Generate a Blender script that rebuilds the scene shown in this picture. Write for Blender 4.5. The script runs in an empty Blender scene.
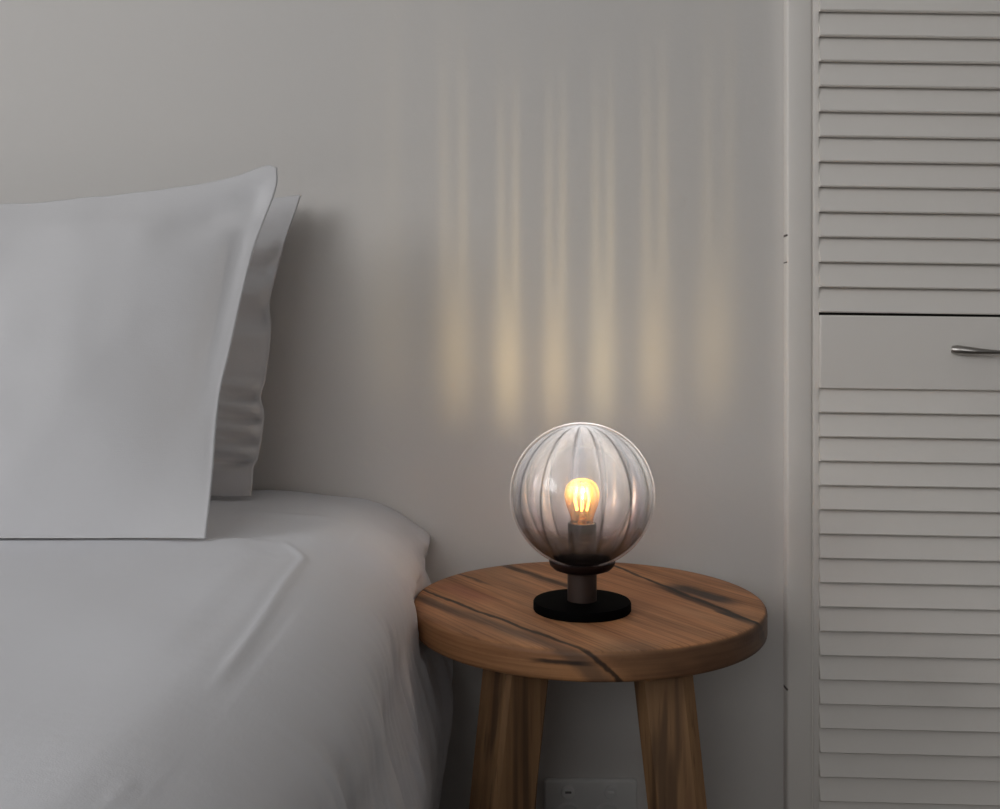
import bpy, bmesh, math, random
from mathutils import Vector, Matrix, noise
random.seed(4)
S = bpy.context.scene
COL = S.collection
PI = math.pi

# ------------------------------------------------------------------ helpers
def sm(a, b, x):
    t = max(0.0, min(1.0, (x - a) / (b - a))) if a != b else float(x >= a)
    return t * t * (3 - 2 * t)

def interp(pts, x):
    """smooth (monotone-ish) interpolation through (x, y) pairs"""
    if x <= pts[0][0]: return pts[0][1]
    if x >= pts[-1][0]: return pts[-1][1]
    for i in range(len(pts) - 1):
        if x <= pts[i + 1][0]:
            x0, y0 = pts[i]; x1, y1 = pts[i + 1]
            h = x1 - x0; t = (x - x0) / h
            def slope(j):
                if j <= 0 or j >= len(pts) - 1:
                    k = 0 if j <= 0 else len(pts) - 2
                    return (pts[k + 1][1] - pts[k][1]) / (pts[k + 1][0] - pts[k][0])
                return (pts[j + 1][1] - pts[j - 1][1]) / (pts[j + 1][0] - pts[j - 1][0])
            m0, m1 = slope(i) * h, slope(i + 1) * h
            return ((2*t**3 - 3*t*t + 1) * y0 + (t**3 - 2*t*t + t) * m0
                    + (-2*t**3 + 3*t*t) * y1 + (t**3 - t*t) * m1)

def nz(x, y, z=0.0):
    return noise.noise(Vector((x, y, z)))

def link(name, bm, m, parent=None, smooth=True, sharp=0.7):
    bmesh.ops.recalc_face_normals(bm, faces=bm.faces)
    if smooth:
        for f in bm.faces: f.smooth = True
        for e in bm.edges:
            if len(e.link_faces) == 2 and e.calc_face_angle(0) > sharp: e.smooth = False
    me = bpy.data.meshes.new(name); bm.to_mesh(me); bm.free()
    o = bpy.data.objects.new(name, me); COL.objects.link(o)
    for mm in (m if isinstance(m, (list, tuple)) else [m]): me.materials.append(mm)
    if parent: o.parent = parent
    return o

def thing(name, label, cat, loc=(0, 0, 0), group=None):
    o = bpy.data.objects.new(name, None); COL.objects.link(o)
    o.empty_display_size = .05
    o.location = loc; o['label'] = label; o['category'] = cat
    if group: o['group'] = group
    return o

def tag(o, label, cat, group=None):
    o['label'] = label; o['category'] = cat
    if group: o['group'] = group
    return o

def box(bm, c, s, rot=None, bevel=0.0, seg=2):
    r = bmesh.ops.create_cube(bm, size=1.0)
    vs = r['verts']
    for v in vs: v.co = Vector((v.co.x * s[0], v.co.y * s[1], v.co.z * s[2]))
    if bevel:
        es = list({e for v in vs for e in v.link_edges})
        rb = bmesh.ops.bevel(bm, geom=es, offset=bevel, segments=seg, profile=.5, affect='EDGES')
        vs = list({v for f in rb['faces'] for v in f.verts} | {v for v in vs if v.is_valid})
        # collect the whole island
        seen = set(vs); stack = list(vs)
        while stack:
            v = stack.pop()
            for e in v.link_edges:
                o = e.other_vert(v)
                if o not in seen: seen.add(o); stack.append(o)
        vs = list(seen)
    for v in vs:
        p = v.co
        if rot: p = rot @ p
        v.co = Vector(c) + p
    return vs

def lathe(bm, prof, n=64, c=(0, 0, 0), capends=True, fn=None):
    """prof: list of (r, z); fn(r, z, phi) may reshape r"""
    rings = []
    for r, z in prof:
        ring = []
        for k in range(n):
            a = 2 * PI * k / n
            rr = fn(r, z, a) if fn else r
            ring.append(bm.verts.new((c[0] + rr * math.cos(a), c[1] + rr * math.sin(a), c[2] + z)))
        rings.append(ring)
    for i in range(len(rings) - 1):
        for k in range(n):
            bm.faces.new((rings[i][k], rings[i][(k + 1) % n], rings[i + 1][(k + 1) % n], rings[i + 1][k]))
    if capends:
        bm.faces.new(rings[0]); bm.faces.new(rings[-1])
    return rings

def tube(bm, pts, rad, n=12, flat=None):
    """pts polyline, rad number or list, flat = list of vertical squash factors"""
    pts = [Vector(p) for p in pts]; N = len(pts); rings = []
    for i, p in enumerate(pts):
        d = (pts[min(i + 1, N - 1)] - pts[max(i - 1, 0)]).normalized()
        up = Vector((0, 0, 1)) if abs(d.z) < .9 else Vector((1, 0, 0))
        a = d.cross(up).normalized(); b = a.cross(d).normalized()
        r = rad[i] if isinstance(rad, (list, tuple)) else rad
        q = flat[i] if flat else 1.0
        rings.append([bm.verts.new(p + a * r * math.cos(2*PI*k/n) + b * r * q * math.sin(2*PI*k/n)) for k in range(n)])
    for i in range(N - 1):
        for k in range(n):
            bm.faces.new((rings[i][k], rings[i][(k+1) % n], rings[i+1][(k+1) % n], rings[i+1][k]))
    bm.faces.new(rings[0]); bm.faces.new(rings[-1])

# ------------------------------------------------------------------ node helpers
class NT:
    def __init__(s, tree): s.t = tree
    def n(s, kind, **kw):
        nd = s.t.nodes.new(kind)
        for k, v in kw.items(): setattr(nd, k, v)
        return nd
    def l(s, a, b): s.t.links.new(a, b)
    def put(s, sock, v):
        if isinstance(v, (int, float)): sock.default_value = v
        elif isinstance(v, (tuple, list)): sock.default_value = tuple(v) + ((1,) if len(v) == 3 and sock.type == 'RGBA' else ())
        else: s.l(v, sock)
    def m(s, op, a, b=None, c=None, clamp=False):
        nd = s.n('ShaderNodeMath', operation=op, use_clamp=clamp)
        s.put(nd.inputs[0], a)
        if b is not None: s.put(nd.inputs[1], b)
        if c is not None: s.put(nd.inputs[2], c)
        return nd.outputs[0]
    def smooth(s, a, b, x):
        nd = s.n('ShaderNodeMapRange', interpolation_type='SMOOTHSTEP')
        s.put(nd.inputs[0], x); s.put(nd.inputs[1], a); s.put(nd.inputs[2], b)
        return nd.outputs[0]
    def mix(s, f, a, b):
        nd = s.n('ShaderNodeMix', data_type='RGBA')
        s.put(nd.inputs[0], f); s.put(nd.inputs[6], a); s.put(nd.inputs[7], b)
        return nd.outputs[2]
    def noise(s, vec, scale, detail=3, rough=.5):
        nd = s.n('ShaderNodeTexNoise'); s.l(vec, nd.inputs['Vector'])
        nd.inputs['Scale'].default_value = scale; nd.inputs['Detail'].default_value = detail
        nd.inputs['Roughness'].default_value = rough
        return nd.outputs['Fac']
    def mapping(s, vec, scale=(1, 1, 1), rot=(0, 0, 0), loc=(0, 0, 0)):
        nd = s.n('ShaderNodeMapping'); s.l(vec, nd.inputs[0])
        nd.inputs['Scale'].default_value = scale; nd.inputs['Rotation'].default_value = rot
        nd.inputs['Location'].default_value = loc
        return nd.outputs[0]

def new_mat(name):
    m = bpy.data.materials.new(name); m.use_nodes = True
    m.node_tree.nodes.clear()
    t = NT(m.node_tree)
    out = t.n('ShaderNodeOutputMaterial')
    return m, t, out

def pbr(name, color, rough=.5, metal=0.0, var=0.0, vscale=8, bump=0.0, bscale=200, spec=.5, sheen=0.0):
    m, t, out = new_mat(name)
    b = t.n('ShaderNodeBsdfPrincipled'); t.l(b.outputs[0], out.inputs[0])
    b.inputs['Roughness'].default_value = rough; b.inputs['Metallic'].default_value = metal
    b.inputs['Specular IOR Level'].default_value = spec
    if sheen:
        b.inputs['Sheen Weight'].default_value = sheen
    tc = t.n('ShaderNodeTexCoord').outputs['Object']
    f = t.noise(tc, vscale, 4)
    c2 = tuple(max(0, x * (1 - var)) for x in color)
    t.put(b.inputs['Base Color'], t.mix(f, color, c2))
    if bump:
        bp = t.n('ShaderNodeBump'); bp.inputs['Strength'].default_value = bump
        bp.inputs['Distance'].default_value = .002
        t.l(t.noise(tc, bscale, 2), bp.inputs['Height']); t.l(bp.outputs[0], b.inputs['Normal'])
    return m, t, b

def cloth(name, color):
    m, t, b = pbr(name, color, rough=.9, var=.04, vscale=6, spec=.15)
    tc = t.n('ShaderNodeTexCoord').outputs['Object']
    w1 = t.noise(t.mapping(tc, (900, 900, 120)), 1, 1)
    w2 = t.noise(t.mapping(tc, (120, 120, 900)), 1, 1)
    w3 = t.noise(tc, 26, 3)
    h = t.m('ADD', t.m('MULTIPLY', t.m('ADD', w1, w2), .12), w3)
    bp = t.n('ShaderNodeBump'); bp.inputs['Strength'].default_value = .35; bp.inputs['Distance'].default_value = .002
    t.l(h, bp.inputs['Height']); t.l(bp.outputs[0], b.inputs['Normal'])
    return m

# ------------------------------------------------------------------ camera (level, with lens shift)
HC = .812
cam = bpy.data.cameras.new('camera'); co = bpy.data.objects.new('camera', cam); COL.objects.link(co)
cam.sensor_width = 36; cam.sensor_fit = 'HORIZONTAL'; cam.lens = 36.0
cam.shift_y = -(404.5 - 343.6) / 1000.0
co.location = (0, 0, HC); co.rotation_euler = (PI / 2, 0, 0)
cam.clip_start = .02
S.camera = co

WY = 1.45      # back wall plane

# ------------------------------------------------------------------ materials
WALL, _, _ = pbr('wall_paint', (.70, .677, .652), rough=.7, var=.02, vscale=3, bump=.15, bscale=90, spec=.25)
CEIL, _, _ = pbr('ceiling_paint', (.80, .80, .79), rough=.8, var=.02)
FLOOR, ft, fb = pbr('floor_board', (.13, .10, .075), rough=.45, var=.35, vscale=5)
ROOM, _, _ = pbr('room_paint', (.34, .33, .325), rough=.7, var=.02, vscale=3)
WHITE_PAINT, wt, wb = pbr('cupboard_paint', (.88, .845, .80), rough=.5, var=.03, vscale=5, bump=.05, bscale=60, spec=.35)
COTTON = cloth('white_cotton', (.785, .79, .825))
COTTON_CASE = cloth('pillowcase_cotton', (.69, .685, .70))
COTTON_SHEET = cloth('white_sheet', (.76, .75, .75))
BLACK, _, _ = pbr('black_metal', (.0015, .0015, .0015), rough=.75, var=.1, spec=.04)
COLLAR, _, _ = pbr('dark_red_brown_metal', (.014, .006, .005), rough=.5, var=.1, spec=.2)
BRONZE, _, _ = pbr('dark_bronze_metal', (.055, .034, .027), rough=.45, metal=.3, var=.15, vscale=40)
STEEL, _, _ = pbr('brushed_steel', (.42, .40, .38), rough=.32, metal=1.0, var=.12, vscale=120)
SOCKET, _, _ = pbr('dark_socket', (.004, .003, .003), rough=.6, var=.1, spec=.2)
PLASTIC, _, _ = pbr('outlet_plastic', (.78, .78, .77), rough=.4, var=.02)
PLASTIC_L, _, _ = pbr('switch_plastic', (.92, .92, .91), rough=.35, var=.02)
PLASTIC_D, _, _ = pbr('socket_recess', (.22, .22, .22), rough=.5, var=.05)
BASEF, _, _ = pbr('bed_base_fabric', (.42, .42, .41), rough=.9, var=.1, vscale=60)

TOP_R = .2130
def wood(name, kind):
    m, t, out = new_mat(name)
    b = t.n('ShaderNodeBsdfPrincipled'); t.l(b.outputs[0], out.inputs[0])
    b.inputs['Specular IOR Level'].default_value = .35
    tc = t.n('ShaderNodeTexCoord').outputs['Object']
    if kind == 'top':
        # grain runs along s, c is the distance across the grain
        sep = t.n('ShaderNodeSeparateXYZ'); t.l(tc, sep.inputs[0])
        x, y, z = sep.outputs
        s = t.m('ADD', t.m('MULTIPLY', x, .545), t.m('MULTIPLY', y, -.839))
        c = t.m('ADD', t.m('MULTIPLY', x, .839), t.m('MULTIPLY', y, .545))
        comb = t.n('ShaderNodeCombineXYZ'); t.l(s, comb.inputs[0]); t.l(c, comb.inputs[1]); t.l(z, comb.inputs[2])
        c = t.m('ADD', c, t.m('MULTIPLY', t.m('SUBTRACT', z, .5), .9))
        g = comb.outputs[0]
    else:
        sep = t.n('ShaderNodeSeparateXYZ'); t.l(tc, sep.inputs[0])
        comb = t.n('ShaderNodeCombineXYZ'); t.l(sep.outputs[2], comb.inputs[0]); t.l(sep.outputs[0], comb.inputs[1]); t.l(sep.outputs[1], comb.inputs[2])
        g = comb.outputs[0]
        s, c = sep.outputs[2], sep.outputs[0]
    warp = t.noise(t.mapping(g, (2.2, 6, 6)), 1.6, 3)
    fine = t.noise(t.mapping(g, (6, 260, 260)), 1, 4, .6)
    mid = t.noise(t.mapping(g, (3, 42, 42)), 1, 4, .6)
    blot = t.noise(t.mapping(g, (2.0, 9, 9)), 1.7, 2)
    if kind == 'top':
        base = t.mix(t.smooth(.35, .68, mid), (.55, .262, .114), (.32, .143, .062))
        base = t.mix(t.m('MULTIPLY', t.smooth(.42, .75, blot), .55), base, (.43, .265, .150))
        base = t.mix(t.m('MULTIPLY', t.smooth(.42, .72, fine), .62), base, (.12, .056, .03))
        rr = t.m('SQRT', t.m('ADD', t.m('MULTIPLY', x, x), t.m('MULTIPLY', y, y)))
        rimm = t.smooth(TOP_R - .003, TOP_R - .0008, rr)
        layers = t.noise(t.mapping(tc, (7, 7, 240)), 1, 3)
        base = t.mix(t.m('MULTIPLY', rimm, .9), base, t.mix(t.smooth(.35, .68, layers), (.44, .215, .095), (.29, .132, .058)))
        jag = t.m('MULTIPLY', t.m('SUBTRACT', t.noise(t.mapping(g, (22, 50, 50)), 1, 3), .5), .012)
        cc = t.m('ADD', c, jag)
        def streak(c0, k, w, s0, s1, soft=.02, core=.25):
            d = t.m('ABSOLUTE', t.m('SUBTRACT', cc, t.m('MULTIPLY_ADD', s, k, c0)))
            band = t.m('SUBTRACT', 1.0, t.smooth(w * core, w, d))
            rng = t.m('MULTIPLY', t.smooth(s0 - soft, s0 + soft, s), t.m('SUBTRACT', 1.0, t.smooth(s1 - soft, s1 + soft, s)))
            return t.m('MULTIPLY', band, rng)
        DARK = (.014, .010, .008)
        def lay(col, f, amt, tint=DARK):
            return t.mix(t.m('MULTIPLY', f, amt), col, tint)
        # s on the top: -.21 far left edge .. +.21 near right edge
        base = lay(base, streak(-.162, .09, .016, -.30, .24, .05, .2), .62, (.070, .052, .042))   # grey band beside the long line
        base = lay(base, streak(-.142, .06, .0045, -.30, .30, .05, .3), .9)                       # long dark line
        base = lay(base, streak(-.108, .03, .026, -.16, -.06, .03, .2), .55, (.28, .085, .055))   # reddish patch
        base = lay(base, streak(-.055, .06, .005, -.24, -.13, .03, .3), .75)
        base = lay(base, streak(-.05, -.05, .03, -.2, -.02, .05, .1), .35, (.12, .07, .045))
        base = lay(base, streak(.018, .02, .012, -.26, -.03, .03, .15), .8)                       # streak behind the lamp
        base = lay(base, streak(.122, -.165, .0055, -.22, .26, .03, .3), .9)                        # long right streak
        base = lay(base, streak(.132, .0, .019, .005, .115, .025, .35), .9, (.030, .025, .023))    # charcoal blotch
        base = lay(base, streak(.116, -.16, .011, .0, .2, .03, .25), .75)
        base = lay(base, streak(.083, .05, .006, .13, .17, .012, .3), .8)
        base = lay(base, streak(.05, .0, .004, -.10, -.06, .012, .3), .7)
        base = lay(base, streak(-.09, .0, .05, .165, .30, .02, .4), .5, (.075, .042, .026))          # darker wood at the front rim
        knot = t.m('MULTIPLY', t.m('SUBTRACT', 1.0, t.smooth(.0008, .0032, t.m('ABSOLUTE', t.m('SUBTRACT', t.m('ADD', z, t.m('MULTIPLY', jag, .25)), .4875)))),
                   t.m('MULTIPLY', t.smooth(-.085, -.06, x), t.m('SUBTRACT', 1.0, t.smooth(-.03, -.005, x))))
        base = lay(base, t.m('MULTIPLY', knot, t.smooth(-.15, -.19, y)), .85)
        base = lay(base, streak(.06, 0, .05, -.06, .10, .05, .1), .35, (.52, .20, .07))
        rim_shade = t.m('MULTIPLY', t.smooth(TOP_R - .003, TOP_R - .0008, rr), t.smooth(-.13, -.02, t.m('ADD', c, jag)))   # shade on the rim's right side painted into the colour, over darker wood
        ends = t.smooth(.35, .65, t.noise(t.mapping(tc, (12, 12, 150), (.3, .2, 0)), 1.0, 3))  # mottling within the painted rim shade
        base = t.mix(t.m('MULTIPLY', rim_shade, .85), base, t.mix(ends, (.095, .050, .030), (.15, .080, .046)))
        rough = t.m('MULTIPLY_ADD', mid, .2, .42)
    else:
        base = t.mix(t.smooth(.3, .7, mid), (.37, .21, .10), (.22, .118, .058))
        base = t.mix(t.m('MULTIPLY', t.smooth(.55, .7, fine), .4), base, (.07, .038, .02))
        base = t.mix(t.m('MULTIPLY', t.smooth(.55, .66, t.noise(t.mapping(g, (1.0, 34, 34)), 1.4, 2)), .65), base, (.06, .036, .024))
        rough = t.m('MULTIPLY_ADD', mid, .2, .5)
    t.put(b.inputs['Base Color'], base); t.l(rough, b.inputs['Roughness'])
    bp = t.n('ShaderNodeBump'); bp.inputs['Strength'].default_value = .25; bp.inputs['Distance'].default_value = .001
    t.l(fine, bp.inputs['Height']); t.l(bp.outputs[0], b.inputs['Normal'])
    return m
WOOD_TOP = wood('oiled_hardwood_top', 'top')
WOOD_LEG = wood('oiled_hardwood_leg', 'leg')

def glass(name, tint, edge, refl, power, haze, hazecol, grad=False, frk=.8, grough=.06, rim=0.0, rimp=14.0):
    """thin blown glass: tinted see-through, darker where the sight line runs long through it, mirror-like reflections"""
    m, t, out = new_mat(name)
    lw = t.n('ShaderNodeLayerWeight'); lw.inputs['Blend'].default_value = .5
    f = t.m('POWER', lw.outputs['Facing'], power); groove = None
    tr = t.n('ShaderNodeBsdfTransparent'); gl = t.n('ShaderNodeBsdfGlossy')
    gl.inputs['Roughness'].default_value = grough; gl.inputs['Color'].default_value = (.95, .93, .93, 1)
    col = t.mix(f, tint, edge)
    if grad:
        tc = t.n('ShaderNodeTexCoord').outputs['Object']
        sep = t.n('ShaderNodeSeparateXYZ'); t.l(tc, sep.inputs[0])
        col = t.mix(t.smooth(-.046, -.066, sep.outputs[2]), col, grad)  # dark reflection of the black base painted into the lower glass tint
        # the glass is thickest along the grooves between the ribs
        phi = t.m('ARCTAN2', sep.outputs[1], sep.outputs[0])
        q = t.m('ABSOLUTE', t.m('SINE', t.m('MULTIPLY', t.m('ADD', phi, .372), 6.5)))
        groove = t.m('SUBTRACT', 1.0, t.smooth(.03, t.m('MULTIPLY_ADD', lw.outputs['Facing'], .45, .26), q))
        low = t.smooth(-.036, -.066, sep.outputs[2])  # same painted base reflection, for the haze colour
        groove = t.m('MULTIPLY', groove, t.m('MULTIPLY_ADD', t.smooth(.0, .5, lw.outputs['Facing']), .95, .05))
        col = t.mix(groove, col, (.12, .10, .11))
    t.put(tr.inputs[0], col)
    fr = t.n('ShaderNodeFresnel'); fr.inputs[0].default_value = 1.5
    k = t.m('MULTIPLY_ADD', fr.outputs[0], frk, refl, clamp=True)
    mx = t.n('ShaderNodeMixShader'); t.l(k, mx.inputs[0]); t.l(tr.outputs[0], mx.inputs[1]); t.l(gl.outputs[0], mx.inputs[2])
    if haze:
        df = t.n('ShaderNodeBsdfTranslucent'); df.inputs[0].default_value = hazecol + (1,)
        if groove is not None:
            hc = t.mix(t.m('MULTIPLY', groove, .95), hazecol, (.04, .035, .04))
            t.put(df.inputs[0], t.mix(low, hc, (.10, .09, .095)))
        m2 = t.n('ShaderNodeMixShader'); t.put(m2.inputs[0], t.m('MULTIPLY_ADD', t.m('POWER', lw.outputs['Facing'], rimp), rim, haze))
        t.l(mx.outputs[0], m2.inputs[1]); t.l(df.outputs[0], m2.inputs[2]); mx = m2
    t.l(mx.outputs[0], out.inputs[0])
    return m
GLASS_OUT = glass('clear_glass', (.97, .96, .97), (.85, .83, .85), .01, 5, .004, (.95, .92, .95), frk=.7, grough=.14, rim=.26)
GLASS_IN = glass('smoked_glass', (.86, .81, .825), (.05, .045, .05), .05, 1.8, .030, (.92, .92, .98), (.11, .098, .105), frk=.12, grough=.2)
BULB_GLASS = glass('amber_glass', (.98, .74, .34), (.80, .34, .04), .02, 1.2, .012, (1.0, .38, .02), frk=.5)

def emit(name, col, st):
    m, t, out = new_mat(name)
    e = t.n('ShaderNodeEmission'); e.inputs[0].default_value = col + (1,); e.inputs[1].default_value = st
    t.l(e.outputs[0], out.inputs[0]); return m
FILAMENT = emit('glowing_filament', (1.0, .66, .20), 9.0)

# ------------------------------------------------------------------ room shell
def slab(name, c, s, m):
    bm = bmesh.new(); box(bm, c, s)
    o = link(name, bm, m, smooth=False); o['kind'] = 'structure'; return o
RX0, RX1, RY0, RZ = -2.7, 1.9, -2.7, 2.45
slab('wall_back', ((RX0 + RX1) / 2, WY + .05, RZ / 2), (RX1 - RX0, .10, RZ), WALL)
slab('floor', ((RX0 + RX1) / 2, (RY0 + WY) / 2, -.025), (RX1 - RX0, WY - RY0, .05), FLOOR)
slab('ceiling', ((RX0 + RX1) / 2, (RY0 + WY) / 2, RZ + .03), (RX1 - RX0 + .2, WY - RY0 + .2, .06), CEIL)
slab('wall_right', (RX1 + .05, (RY0 + WY) / 2, RZ / 2), (.10, WY - RY0, RZ), ROOM)
def holed(name, axis, lo_, hi_, pos, wa, wb, za, zb):
    bm = bmesh.new()
    for a, b, c, d in ((lo_, hi_, 0, za), (lo_, hi_, zb, RZ), (lo_, wa, za, zb), (wb, hi_, za, zb)):
        if axis == 'x': box(bm, (pos, (a + b) / 2, (c + d) / 2), (.10, b - a, d - c))
        else: box(bm, ((a + b) / 2, pos, (c + d) / 2), (b - a, .10, d - c))
    o = link(name, bm, ROOM, smooth=False); o['kind'] = 'structure'
W1 = (-1.7, .1, 1.2, 2.3)          # window in the left wall: y0, y1, z0, z1
W2 = (-2.0, -.2, 1.2, 2.3)         # window behind the camera: x0, x1, z0, z1
holed('wall_left', 'x', RY0, WY, RX0 - .05, *W1)
holed('wall_front', 'y', RX0, RX1, RY0 - .05, *W2)
def window(name, axis, pos, a, b, za, zb):
    bm = bmesh.new()
    for (c0, c1, d0, d1) in ((a, b, za, za + .05), (a, b, zb - .05, zb), (a, a + .05, za, zb), (b - .05, b, za, zb), ((a + b) / 2 - .02, (a + b) / 2 + .02, za, zb)):
        if axis == 'x': box(bm, (pos, (c0 + c1) / 2, (d0 + d1) / 2), (.05, c1 - c0, d1 - d0))
        else: box(bm, ((c0 + c1) / 2, pos, (d0 + d1) / 2), (c1 - c0, .05, d1 - d0))
    o = link(name, bm, WHITE_PAINT, smooth=False); o['kind'] = 'structure'
window('window_1', 'x', RX0 - .06, *W1)
window('window_2', 'y', RY0 - .06, *W2)
bm = bmesh.new(); box(bm, (-.9 - .35, WY - .008, .045), (2.7, .016, .09), bevel=.003)
# skirting board stops at the wardrobe
for v in bm.verts: v.co.x = max(-2.6, min(.40, v.co.x + .35 * (v.co.x > 0)))
sk = link('baseboard_back', bm, WHITE_PAINT, smooth=False); sk['kind'] = 'structure'

# ------------------------------------------------------------------ louvred wardrobe, right
FY = WY - .022                                     # front plane of its frame
def wx(px, Y=FY): return (px - 500) / 1000 * Y
def wz(py, Y=FY): return HC - (py - 343.6) / 1000 * Y
ward = thing('built_in_wardrobe', 'white built-in wardrobe with louvred doors and a curved steel handle', 'wardrobe', (.80, FY, 0))
def P(p): return (p[0] - .80, p[1] - FY, p[2])
bm = bmesh.new()
x0, x1 = wx(787.3), wx(812.6)
box(bm, P(((x0 + x1) / 2, FY + .0115, 1.05)), (x1 - x0, .022, 2.10), bevel=.004, seg=3)
box(bm, P(((wx(814) + wx(819.6)) / 2, FY + .011, 1.05)), (wx(819.6) - wx(814), .018, 2.08), bevel=.001)
box(bm, P(((x1 + wx(815)) / 2, FY + .013, 1.05)), (.008, .017, 2.08))
box(bm, P((1.03, FY + .0115, 1.05)), (.05, .022, 2.10), bevel=.004, seg=3)
box(bm, P((.74, FY + .0115, 2.085)), (.60, .022, .06), bevel=.004, seg=3)
box(bm, P((.74, FY + .018, .02)), (.56, .010, .04))
FRAME_PAINT, ftt, fbb = pbr('frame_paint', (.88, .845, .80), rough=.5, var=.03, vscale=5, spec=.35)
ctc = ftt.n('ShaderNodeTexCoord').outputs['Object']
csep = ftt.n('ShaderNodeSeparateXYZ'); ftt.l(ctc, csep.inputs[0])
cf = None
for px_, py_, r_ in ((787.0, 235, .0030), (787.0, 690, .0036), (787.2, 262, .0016)):
    dx_ = ftt.m('SUBTRACT', csep.outputs[0], wx(px_) - .80); dz_ = ftt.m('SUBTRACT', csep.outputs[2], wz(py_))
    d_ = ftt.m('SQRT', ftt.m('ADD', ftt.m('MULTIPLY', dx_, dx_), ftt.m('MULTIPLY', dz_, dz_)))
    k_ = ftt.m('SUBTRACT', 1.0, ftt.smooth(r_ * .35, r_ * .75, d_))
    cf = k_ if cf is None else ftt.m('MAXIMUM', cf, k_)
csrc = fbb.inputs['Base Color'].links[0].from_socket                # small chips in the paint
ftt.put(fbb.inputs['Base Color'], ftt.mix(cf, csrc, (.08, .06, .05)))
link('frame', bm, FRAME_PAINT, ward, sharp=.5)
bm = bmesh.new(); box(bm, P((.735, FY + .0205, 1.06)), (.55, .002, 2.0))
DARKIN, _, _ = pbr('wardrobe_inside', (.10, .09, .08), rough=.9)
link('back_panel', bm, DARKIN, ward, smooth=False)

DX0, DX1 = wx(819.6), 1.005
def louvre_door(name, zlines, top_rail=None, tilt=.0, parent=ward, yaw=.0, rail_bottom=None):
    """zlines: heights of the front lower edge of every slat, top to bottom"""
    bm = bmesh.new()
    W = DX1 - DX0
    th = .0065
    for zb in zlines:
        # slat section in (y, z): lower edge stands forward, upper edge tucks behind the slat above
        sec = [(-.0035, zb + .0012), (-.0025, zb), (.0035, zb + .0004), (.0185, zb + .043), (.0125, zb + .0445)]
        sec = [(-.0050, zb + .0016), (-.0038, zb), (.0030, zb), (.0160, zb + .0425), (.0095, zb + .0425)]
        a = [bm.verts.new((0, y, z)) for y, z in sec]; b = [bm.verts.new((W, y, z)) for y, z in sec]
        n = len(sec)
        for i in range(n): bm.faces.new((a[i], a[(i+1) % n], b[(i+1) % n], b[i]))
        bm.faces.new(a); bm.faces.new(b)
    o = None
    if top_rail:
        box(bm, (W / 2, .003, (top_rail[0] + top_rail[1]) / 2), (W, .014, top_rail[1] - top_rail[0]), bevel=.0015)
    if rail_bottom:
        box(bm, (W / 2, .003, (rail_bottom[0] + rail_bottom[1]) / 2), (W, .014, rail_bottom[1] - rail_bottom[0]), bevel=.0015)
    box(bm, (W - .012, .004, (zlines[0] + zlines[-1]) / 2 + .02), (.026, .016, zlines[0] - zlines[-1] + .06), bevel=.0015)
    # door swings on its left edge; sags a little towards the right
    piv = Vector(P((DX0, FY, 0)))
    zc = (zlines[0] + zlines[-1]) / 2
    cy, sy_, sag = math.cos(yaw), math.sin(yaw), math.tan(tilt)
    def place(p):
        x, y, z = p
        return Vector((x * cy + y * sy_, y * cy - x * sy_, z - sag * x)) + piv
    for v in bm.verts: v.co = place(v.co)
    ob = link(name, bm, WHITE_PAINT, parent, sharp=.35)
    return ob, place

up_lines = [wz(11 + 25.1 * i) for i in range(-20, 13)]
up_lines = [z for z in up_lines if z < 2.0]
door_u, _ = louvre_door('upper_door', up_lines, tilt=math.radians(.8), top_rail=(up_lines[0] + .035, 2.05))
lo_lines = [wz(412.3 + 24.25 * i) for i in range(0, 40)]
lo_lines = [z for z in lo_lines if z > .10]
zr0, zr1 = wz(388), wz(315)
door_l, dm = louvre_door('lower_door', lo_lines, top_rail=(zr0, zr1), tilt=math.radians(.75), yaw=math.radians(1.6), rail_bottom=(.045, lo_lines[-1] - .001))
# bow handle: flattened club ends, waist in the middle
bm = bmesh.new()
hx0, hx1, hz = wx(948.5) - DX0, wx(948.5) - DX0 + .150, wz(348)
pts, rad, fl = [], [], []
N = 24
for i in range(N + 1):
    u = i / N; e = abs(2 * u - 1)
    y = -.006 - .020 * (1 - e ** 2.6)
    z = hz + .0035 * e ** 2 - .003
    pts.append(dm((hx0 + (hx1 - hx0) * u, y, z)))
    k = .0038 + .0036 * sm(.25, 1, e)
    if i in (0, N): k *= .75
    rad.append(k); fl.append(.75 + .2 * e)
tube(bm, pts, rad, 16, fl)
for ex in (hx0 + .006, hx1 - .006):
    tube(bm, [dm((ex, -.008, hz)), dm((ex, -.0035, hz))], .0055, 12)
h = link('handle', bm, STEEL, door_l); h['label'] = 'curved brushed steel handle'

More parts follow.
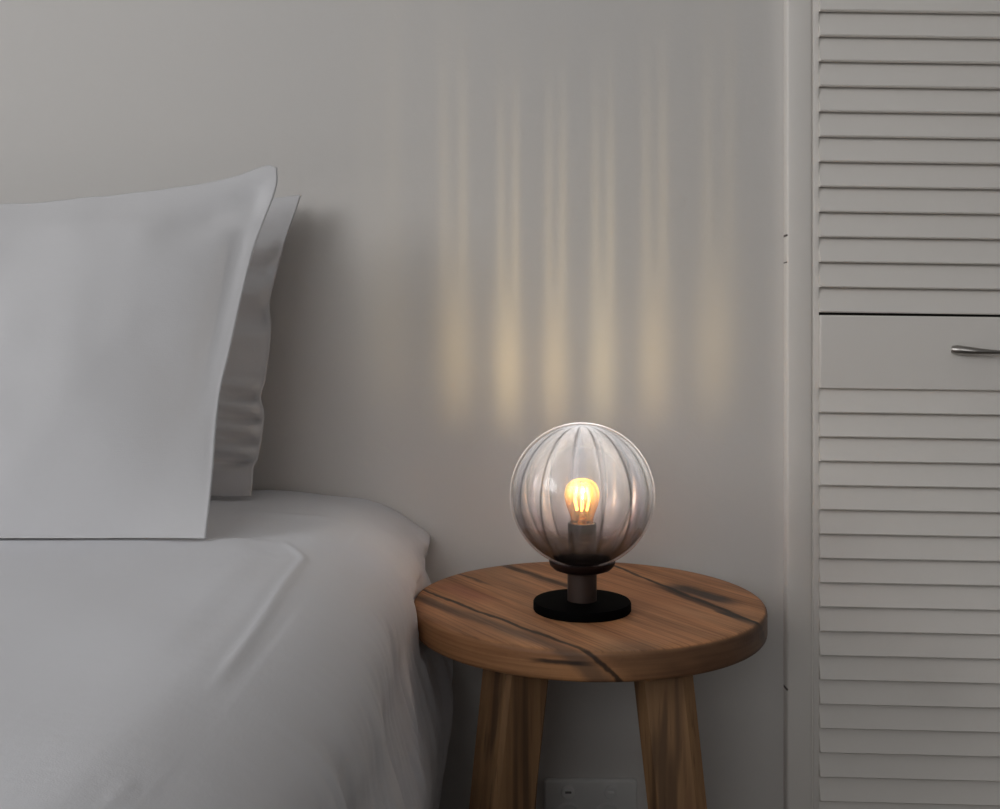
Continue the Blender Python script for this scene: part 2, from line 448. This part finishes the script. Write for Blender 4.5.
# ------------------------------------------------------------------ power outlet on the wall
OX, OZ = (590 - 500) / 1000 * WY, HC - (777 - 343.6) / 1000 * WY - .042
out = thing('power_outlet', 'white double power outlet plate low on the wall below the table', 'power outlet', (OX, WY, OZ))
bm = bmesh.new(); box(bm, (0, -.0055, 0), (.134, .011, .084), bevel=.004, seg=3); link('faceplate', bm, PLASTIC, out)
for k, sx in enumerate((-.0325, .0285)):
    bm = bmesh.new(); lathe(bm, [(.0095, -.011), (.0095, -.014), (.0082, -.0155)], 24)
    for v in bm.verts:
        x, y, z = v.co; v.co = (sx + x, z, .0255 + y)
    link('switch', bm, PLASTIC_L if k == 0 else PLASTIC, out)
    bm = bmesh.new(); box(bm, (sx, -.0157, .0265), (.009, .0012, .003), bevel=.0004)
    link('switch_mark', bm, PLASTIC_L if k else PLASTIC_D, out)
for sx in (-.0325, .0245):
    bm = bmesh.new()
    lathe(bm, [(.0215, -.0105), (.0215, -.0128), (.019, -.0135), (.0175, -.0125), (.0172, -.0112)], 40)
    for v in bm.verts:
        x, y, z = v.co; v.co = (sx + x, z, -.0115 + y)
    s_ = link('socket_ring', bm, PLASTIC, out)
    bm = bmesh.new()
    for a, (dx, dz) in ((.5, (-.006, .004)), (-.5, (.006, .004)), (0, (0, -.008))):
        box(bm, (sx + dx, -.0123, -.0115 + dz), (.002, .0025, .007), Matrix.Rotation(a, 3, 'Y'))
    link('slots', bm, PLASTIC_D, s_, smooth=False)

# ------------------------------------------------------------------ round wooden side table
TX, TY, TZ, TR, TT = .1075, 1.2255, .500, .2130, .0325
table = thing('side_table', 'round timber side table with dark grain streaks between bed and wardrobe', 'table', (TX, TY, 0))
bm = bmesh.new()
prof = [(.001, TZ - TT), (TR - .02, TZ - TT), (TR - .0045, TZ - TT), (TR - .002, TZ - TT + .001), (TR - .0005, TZ - TT + .003), (TR, TZ - TT + .006),
        (TR, TZ - .006), (TR - .0005, TZ - .0032), (TR - .002, TZ - .001), (TR - .0045, TZ), (TR - .02, TZ), (TR - .08, TZ), (.001, TZ)]
lathe(bm, prof, 128)
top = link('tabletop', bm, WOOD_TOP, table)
def leg(topc, botc, w0, w1, ang, ch):
    bm = bmesh.new()
    rings = []
    for k in range(9):
        u = k / 8
        c = Vector(topc).lerp(Vector(botc), u); w = (w0 + (w1 - w0) * u) / 2; h = ch * w
        sq = [(-w + h, -w), (w - h, -w), (w, -w + h), (w, w - h), (w - h, w), (-w + h, w), (-w, w - h), (-w, -w + h)]
        ca, sa = math.cos(ang), math.sin(ang)
        rings.append([bm.verts.new((c.x + x * ca - y * sa, c.y + x * sa + y * ca, c.z)) for x, y in sq])
    for i in range(8):
        for k in range(8): bm.faces.new((rings[i][k], rings[i][(k+1) % 8], rings[i+1][(k+1) % 8], rings[i+1][k]))
    bm.faces.new(rings[0]); bm.faces.new(rings[-1])
    return link('leg', bm, WOOD_LEG, table, sharp=.2)
zt = TZ - TT - .0003
def L(X, Y): return (X - TX, Y - TY)
#        top X,Y            foot dX,dY     twist    chamfer
for (X, Y, dx, dy, a, ch) in ((.0190, 1.10, -.050, -.035, .55, .16), (.1770, 1.10, .046, -.035, -.12, .36),
                              (.030, 1.318, -.030, .026, .62, .16), (.209, 1.312, .038, .026, .3, .3)):
    x, y = L(X, Y)
    leg((x, y, zt), (x + dx, y + dy, 0.0), .0565 if a != -.12 else .064, .052 if a != -.12 else .060, a, ch)

# ------------------------------------------------------------------ table lamp
LX, LY = .0963, 1.1736
lamp = thing('table_lamp', 'lit globe table lamp of ribbed smoked glass on a black disc base', 'lamp', (LX, LY, TZ))
GZ = .6346 - TZ; GR = .0845
bm = bmesh.new()
lathe(bm, [(.0565, 0), (.0572, .0012), (.0572, .0092), (.0562, .0108), (.001, .0112)], 96)
link('base', bm, BLACK, lamp)
bm = bmesh.new(); lathe(bm, [(.0172, .0112), (.0172, .046)], 48); link('stem', bm, BRONZE, lamp)
bm = bmesh.new(); lathe(bm, [(.0175, .0452), (.026, .0458), (.0335, .0485), (.0375, .0525), (.0390, .0570), (.0380, .0582), (.030, .0548), (.018, .0508)], 64)
link('collar', bm, COLLAR, lamp)
bm = bmesh.new()
lathe(bm, [(.0185, .0508), (.0185, .058), (.027, .0605), (.0255, .0640), (.0175, .0665), (.0167, .069), (.0167, .1005), (.0158, .1018), (.0142, .1018), (.0138, .098), (.001, .098)], 48)
link('socket', bm, SOCKET, lamp)
# bulb: amber globe with a neck, four long filaments, dark screw cap hidden in the socket
bulb_c = .632 - TZ
bm = bmesh.new()
BP = [(.0125, .0985), (.0128, .104), (.0140, .110), (.0165, .1165), (.0192, .124), (.0205, .1315), (.0202, .1375), (.0186, .1435), (.0160, .1480), (.0120, .1512), (.0070, .1530), (.0025, .15365), (.0002, .1537)]
dense = []
for i in range(len(BP) - 1):
    for k in range(3):
        u = k / 3; dense.append((BP[i][0] + (BP[i+1][0] - BP[i][0]) * u, BP[i][1] + (BP[i+1][1] - BP[i][1]) * u))
dense.append(BP[-1])
lathe(bm, dense, 48)
bulb = link('bulb', bm, BULB_GLASS, lamp, sharp=3)
bulb['label'] = 'glowing amber bulb with upright filaments'
bm = bmesh.new()
for k in range(6):
    a = k * PI / 3 + .35
    r0, r1 = .0066, .0098
    c, s_ = math.cos(a), math.sin(a)
    tube(bm, [(r0 * c, r0 * s_, .1165), (r1 * c, r1 * s_, .130), (r0 * c, r0 * s_, .1435)], .00125, 8)
link('filament', bm, FILAMENT, bulb)
bm = bmesh.new()
lathe(bm, [(.0065, .0985), (.0058, .106), (.0040, .1105), (.0012, .1125), (.0010, .1440), (.0002, .1445)], 20)
GL2 = glass('stem_glass', (.95, .75, .42), (.6, .3, .1), .05, 2, .03, (1.0, .6, .2))
link('filament_support', bm, GL2, bulb)
# shade: smooth outside, thirteen gadroons inside
bm = bmesh.new()
NS, NRIB = 312, 13
a0 = math.asin(.0205 / GR)
def ringz(R, n, a_from):
    return [(R * math.sin(a), -R * math.cos(a)) for a in [a_from + (PI - .012 - a_from) * i / n for i in range(n + 1)]]
outer = ringz(GR, 72, a0)
RI = GR - .0026
inner = ringz(RI, 72, math.asin(.0202 / RI))
def rib(r, z, phi):
    q = abs(math.sin(NRIB * (phi + .372) / 2))
    lat = r / RI
    dep = .06 * (1 - q) ** 1.35 * sm(.30, .75, lat)
    return r * (1 - dep)
ro = lathe(bm, outer, NS, capends=False)
nf = len(bm.faces)
ri = lathe(bm, inner, NS, capends=False, fn=rib)
bm.faces.ensure_lookup_table()
for i, f in enumerate(bm.faces): f.material_index = 0 if i < nf else 1
for k in range(NS): bm.faces.new((ro[0][k], ri[0][k], ri[0][(k+1) % NS], ro[0][(k+1) % NS]))
bm.faces.new(ro[-1]); f = bm.faces.new(ri[-1]); f.material_index = 1
sh = link('glass_shade', bm, [GLASS_OUT, GLASS_IN], lamp, sharp=1.2)
sh.location = (0, 0, GZ)

# the bulb's own light; the ribbed glass bundles it into upward fans, so the lamp carries that distribution (like a photometric file)
pl = bpy.data.lights.new('bulb_light', 'POINT'); plo = bpy.data.objects.new('bulb_light', pl); COL.objects.link(plo)
plo.location = (0, 0, .1315); plo.parent = lamp
pl.energy = 1.0; pl.shadow_soft_size = .004; pl.color = (1.0, 1.0, 1.0)
pl.use_nodes = True
nt = pl.node_tree; nt.nodes.clear(); t = NT(nt)
lo = t.n('ShaderNodeOutputLight'); em = t.n('ShaderNodeEmission'); t.l(em.outputs[0], lo.inputs[0])
geo = t.n('ShaderNodeNewGeometry'); sep = t.n('ShaderNodeSeparateXYZ'); t.l(geo.outputs['Incoming'], sep.inputs[0])
x, y, z = sep.outputs
az = t.m('ARCTAN2', x, y)                                     # 0 straight at the wall
hor = t.m('SQRT', t.m('ADD', t.m('MULTIPLY', x, x), t.m('MULTIPLY', y, y)))
el = t.m('ARCTAN2', z, hor)                                   # elevation in radians
aaz = t.m('ABSOLUTE', az)
NB = 26.0
azs = t.m('ADD', az, -.068)
wave = lambda f, ph: t.m('MULTIPLY_ADD', t.m('COSINE', t.m('MULTIPLY_ADD', azs, f, ph)), .5, .5)
c1 = wave(NB, PI); ca = wave(NB, PI - .95); cb = wave(NB, PI + .95)
hi = t.smooth(.60, .98, el)
wide = t.m('POWER', c1, 1.1)
pair = t.m('ADD', t.m('POWER', ca, 12.0), t.m('MULTIPLY', t.m('POWER', cb, 12.0), .8))
fan = t.m('ADD', t.m('MULTIPLY', wide, t.m('SUBTRACT', 1.0, t.m('MULTIPLY', hi, .85))), t.m('MULTIPLY', t.m('MULTIPLY', pair, hi), 1.5))
side = t.m('SUBTRACT', 1.0, t.smooth(.52, 1.0, aaz))
up = t.m('MULTIPLY', t.smooth(.06, .58, el), t.m('SUBTRACT', 1.0, t.smooth(1.0, 1.22, el)))
beams = t.m('MULTIPLY', t.m('MULTIPLY', t.m('MULTIPLY_ADD', fan, .85, .32), up), side)
soft = t.m('ADD', t.m('MULTIPLY_ADD', t.m('MULTIPLY', t.smooth(.9, 1.7, aaz), t.smooth(-.45, 1.0, el)), 2.2, .012), t.m('MULTIPLY', t.smooth(1.2, 1.38, el), .9))
E1, E2 = 3.45, 3.1
v1 = t.n('ShaderNodeVectorMath', operation='SCALE'); v1.inputs[0].default_value = (.96, 1.06, 1.15); t.l(t.m('MULTIPLY', beams, E1), v1.inputs['Scale'])
v2 = t.n('ShaderNodeVectorMath', operation='SCALE'); v2.inputs[0].default_value = (.90, 1.25, 2.6); t.l(t.m('MULTIPLY', soft, E2), v2.inputs['Scale'])
va = t.n('ShaderNodeVectorMath', operation='ADD'); t.l(v1.outputs[0], va.inputs[0]); t.l(v2.outputs[0], va.inputs[1])
t.l(va.outputs[0], em.inputs['Color']); em.inputs['Strength'].default_value = 1.0

# ------------------------------------------------------------------ bed, duvet, pillows
BXC = -.85
bed = thing('bed', 'bed pushed head-first to the wall, covered by the white duvet', 'bed', (BXC, .45, 0))
def soft_box(name, c, s, bev, m):
    bm = bmesh.new(); box(bm, c, s, bevel=bev, seg=4); return link(name, bm, m, bed)
soft_box('mattress', (0, .02, .445), (1.36, 1.90, .20), .05, COTTON_SHEET)
soft_box('base', (0, .02, .235), (1.38, 1.90, .21), .012, BASEF)
for sx in (-.6, .6):
    for sy in (-.85, .86):
        bm = bmesh.new(); lathe(bm, [(.022, 0), (.03, .13)], 24, (sx, sy, 0)); link('leg', bm, WOOD_LEG, bed)

PROF = [(0, -.27, .600), (.06, -.21, .5985), (.09, -.181, .592), (.125, -.148, .578), (.155, -.124, .560), (.183, -.108, .538),
        (.212, -.100, .510), (.245, -.098, .478), (.305, -.084, .420), (.365, -.071, .362), (.43, -.074, .300), (.53, -.088, .200), (.60, -.093, .130)]
PX = [(a, b) for a, b, c in PROF]; PZ = [(a, c) for a, b, c in PROF]
W0 = -.27 - BXC                                   # half width of the flat top
def duvet_pt(t, Y):
    """t: signed arc position across the bed, 0 at its middle line"""
    a = abs(t); sgn = 1 if t >= 0 else -1
    if a <= W0: X, z = BXC + t, .600
    else:
        q = a - W0
        X, z = interp(PX, q), interp(PZ, q)
        if sgn < 0: X = 2 * BXC - X
    # loft: puffy, sagging a little to the head edge
    z += .004 * nz(X * 3.1, Y * 2.7, 1.0) * (1 if a < W0 + .1 else .4)
    z += .0016 * nz(X * 11, Y * 9, 4.0)
    z -= .010 * sm(1.30, 1.44, Y) * sm(-.34, -.2, X) * (a < W0 + .2)
    if sgn > 0:
        # folded-over top panel: raised step with a piped crease along its right edge
        xe = -.196 + .012 * sm(1.0, .66, Y) - .035 * sm(.99, 1.08, Y)
        pan = sm(xe + .02, xe - .06, X) * sm(.62, .80, Y) * sm(1.105, 1.075, Y + .02 * sm(-.35, -.2, X)) if a < W0 + .14 else 0
        z += .0035 * pan
        rid = math.exp(-((X - xe) / .0042) ** 2) * max(sm(.62, .70, Y) * sm(1.085, 1.03, Y), .35 * sm(.462, .475, Y) * sm(.505, .49, Y)) if a < W0 + .14 else 0
        z += .0019 * rid
        dip = math.exp(-((X - xe + .03) / .02) ** 2) * sm(.60, .74, Y) * sm(1.085, 1.03, Y) if a < W0 + .14 else 0
        z -= .0012 * dip
        # faint ripple near the head
        z += .002 * math.exp(-((Y - 1.245 + .25 * (X + .3)) / .012) ** 2) * sm(-.36, -.3, X) * sm(-.17, -.22, X)
        q = max(0.0, a - W0)
        if q > .10:
            k = sm(.10, .32, q)
            drape = .009 * nz(Y * 16 + 2.2 * z, z * 2.4, 7.3) + .0075 * nz(Y * 42 + 5 * z, z * 4.0, 2.1) + .0060 * nz(Y * 95 + 9 * z, z * 7, 5.0)
            X += drape * k + .012 * k * nz(Y * 4.5, z * 2, 9.0)
            # broad diagonal tension fold
            X += .005 * math.exp(-((Y - 1.02 - .55 * (z - .42)) / .02) ** 2) * k
            # head-end corner tuck
            ck = sm(1.33, 1.42, Y)
            X += ck * (.012 * math.exp(-((z - .535) / .014) ** 2) - .014 * math.exp(-((z - .503) / .014) ** 2))
        # the tabletop presses into the hanging side
        if .42 < z < .55:
            d = math.hypot(X - TX, Y - TY); lim = TR + .004
            if d < lim + .02:
                k = sm(.445, .462, z) * sm(.525, .508, z)
                xl = TX - math.sqrt(max(0, (lim) ** 2 - (Y - TY) ** 2)) if abs(Y - TY) < lim else 9
                if X > xl: X += (xl - X) * k
    if X < -.24 and Y > .9: z -= max(0, z - .6045) * sm(-.24, -.29, X) * sm(.9, 1.0, Y)
    return Vector((X, min(Y, WY - .006), z))
bm = bmesh.new()
T = W0 + .60
ts = [-T + (T - .15) * i / 50 for i in range(50)] + [-.15 + (T + .15) * i / 460 for i in range(461)]
ys = [-.52 + .9 * i / 40 for i in range(40)] + [.38 + (WY - .006 - .38) * i / 250 for i in range(251)]
grid = [[bm.verts.new(duvet_pt(a, Y)) for a in ts] for Y in ys]
for i in range(len(ys) - 1):
    for k in range(len(ts) - 1):
        bm.faces.new((grid[i][k], grid[i][k+1], grid[i+1][k+1], grid[i+1][k]))
duv = link('duvet', bm, COTTON, sharp=3)
if duv.data.polygons[0].normal.z < 0 or True:
    up_ = sum(p.normal.z for p in duv.data.polygons)
    if up_ < 0: duv.data.flip_normals()
so = duv.modifiers.new('thickness', 'SOLIDIFY'); so.thickness = .014; so.offset = -1
tag(duv, 'white cotton duvet spread over the bed and hanging down its side', 'duvet')

def pillow(name, right, top, bottom, xl, base, lean, T0, label, folds=None, seed=0, wr=1.0, nu=150, nv=120):
    """right: [(s, X)] outline of the right edge going up; top/bottom: [(X, s)] outlines"""
    Y0, z0, Y1, z1 = lean
    d = Vector((0, Y1 - Y0, z1 - z0)).normalized(); nrm = Vector((0, -d.z, d.y))      # towards the room
    bm = bmesh.new(); front, back = [], []
    smax = right[-1][0]
    for j in range(nv + 1):
        v = .5 - .5 * math.cos(PI * j / nv); v = .5 * v + .5 * j / nv
        rf, rb = [], []
        for i in range(nu + 1):
            u = i / nu; u = .65 * u + .35 * (.5 - .5 * math.cos(PI * u))
            xr = interp(right, right[0][0] + (smax - right[0][0]) * v)
            X = xl + (xr - xl) * u + .012 * nz(v * 7, seed) * (1 - u) ** 4
            b, tt = interp(bottom, X), interp(top, X)
            b, tt = interp(bottom, xl + (bottom[-1][0] - xl) * u), interp(top, xl + (top[-1][0] - xl) * u)
            s_ = b + (tt - b) * v + .0022 * wr * nz(X * 26, seed + 11) * v ** 6 - .0012 * nz(X * 18, seed + 2) * (1 - v) ** 6
            eu = min(u, 1 - u) * (xr - xl); ev = min(v, 1 - v) * (tt - b)
            def prof(e, w):
                e = max(0, e - .004)
                q = min(1, e / w); return (1 - (1 - q) ** 2.1)
            full = prof(eu, .24) * prof(ev, .20)
            h = .0022 + T0 * full * (1.12 - .25 * v)
            c = Vector((X, Y0, z0)) + Vector((0, d.y, d.z)) * s_
            c += nrm * (.004 * nz(X * 9, s_ * 9, seed + 3) * (1 - full))
            w = wr * (.0045 * nz(X * 9 + 2, s_ * 6, seed) + .0022 * nz(X * 22, s_ * 18, seed + 5)) * sm(0, .5, full)
            if folds: w += folds(X, s_, u, v) * sm(0, .1, full + .02)
            pf, pb = c + nrm * (h + w), c - nrm * (h * .9)
            for q in (pf, pb):                                       # flattened where it stands on the duvet
                if q.z < .6072: q.z = .6072
            rf.append(pf); rb.append(pb)
        front.append(rf); back.append(rb)
    vf = [[bm.verts.new(p) for p in r] for r in front]
    vb = [[(vf[j][i] if i in (0, nu) or j in (0, nv) else bm.verts.new(back[j][i])) for i in range(nu + 1)] for j in range(nv + 1)]
    for j in range(nv):
        for i in range(nu):
            bm.faces.new((vf[j][i], vf[j][i+1], vf[j+1][i+1], vf[j+1][i]))
            bm.faces.new((vb[j][i], vb[j+1][i], vb[j+1][i+1], vb[j][i+1]))
    o = link(name, bm, COTTON_CASE, sharp=3)
    return tag(o, label, 'pillow', 'pillows at the head of the bed')

def gl(p, a, b, w):
    """groove weight along a segment"""
    ap = Vector(p) - Vector(a); ab = Vector(b) - Vector(a)
    u = max(0, min(1, ap.dot(ab) / ab.dot(ab))); dd = (ap - ab * u).length
    return math.exp(-(dd / w) ** 2) * (1 - .6 * u)
def folds_front(X, s, u, v):
    p = (X, s)
    w = -.010 * gl(p, (-.300, .430), (-.39, .365), .026)          # soft crease running in from the upper corner
    w += -.004 * gl(p, (-.315, .37), (-.338, .14), .014)
    w += -.003 * gl(p, (-.36, .40), (-.60, .395), .020)
    return w
pillow('pillow', [(-.004, -.309), (.064, -.311), (.158, -.315), (.22, -.309), (.299, -.303), (.355, -.297), (.39, -.290), (.445, -.279), (.473, -.281)],
       [(-1.0, .40), (-.80, .412), (-.62, .418), (-.546, .423), (-.461, .435), (-.376, .45), (-.328, .465), (-.294, .477), (-.281, .473)],
       [(-1.0, -.004), (-.526, -.005), (-.421, -.004), (-.309, -.004)], -1.0, None, (1.055, .6085, 1.27, 1.0465), .052,
       'white pillow showing its full face, propped in front of the other one', folds_front, 1.5)
def folds_back(X, s, u, v):
    k = sm(-.42, -.34, X)
    w = k * .0095 * math.sin((s + .10 * (X + .33)) * 210 + .6) * sm(.045, .07, s) * sm(.175, .14, s)
    w += -.010 * k * math.exp(-((s - .052) / .006) ** 2)
    w += .007 * k * math.sin(s * 95) * sm(.19, .24, s) * sm(.40, .33, s)
    return w
pillow('pillow', [(-.004, -.336), (.02, -.333), (.047, -.332), (.057, -.327), (.094, -.322), (.121, -.321), (.141, -.326), (.162, -.321), (.196, -.317),
                  (.238, -.315), (.266, -.318), (.294, -.314), (.333, -.305), (.371, -.295), (.407, -.284), (.426, -.279)],
       [(-1.0, .40), (-.6, .41), (-.42, .418), (-.322, .420), (-.279, .424)],
       [(-1.0, -.002), (-.56, -.004), (-.336, -.004)], -1.0, None, (1.345, .600, 1.405, 1.021), .040,
       'white pillow against the wall, only its creased side edge showing', folds_back, 8.2, .8)

# ------------------------------------------------------------------ light
w = bpy.data.worlds.new('world'); S.world = w; w.use_nodes = True
bg = w.node_tree.nodes['Background']; bg.inputs[0].default_value = (.93, .96, 1.0, 1); bg.inputs[1].default_value = 1.0
def daylight(name, loc, target, sx, sy, e):
    ar = bpy.data.lights.new(name, 'AREA'); ao = bpy.data.objects.new(name, ar); COL.objects.link(ao)
    ar.shape = 'RECTANGLE'; ar.size = sx; ar.size_y = sy; ar.energy = e; ar.color = (1.0, 1.0, 1.0)
    ao.location = loc; ao.rotation_euler = Vector(target).to_track_quat('-Z', 'Y').to_euler()
daylight('window_daylight', (RX0 + .03, (W1[0] + W1[1]) / 2, (W1[2] + W1[3]) / 2), (1, 0, 0), 1.7, 1.0, 26)
daylight('window_daylight', ((W2[0] + W2[1]) / 2, RY0 + .03, (W2[2] + W2[3]) / 2), (0, 1, 0), 1.7, 1.0, 15.5)

vs = S.view_settings
S.display_settings.display_device = 'sRGB'
vs.view_transform = 'Standard'; vs.look = 'None'; vs.gamma = 1.0; vs.use_curve_mapping = False; vs.exposure = 0.06
S.cycles.transparent_max_bounces = 24; S.cycles.max_bounces = 10; S.cycles.diffuse_bounces = 4; S.cycles.glossy_bounces = 4
S.cycles.use_denoising = True
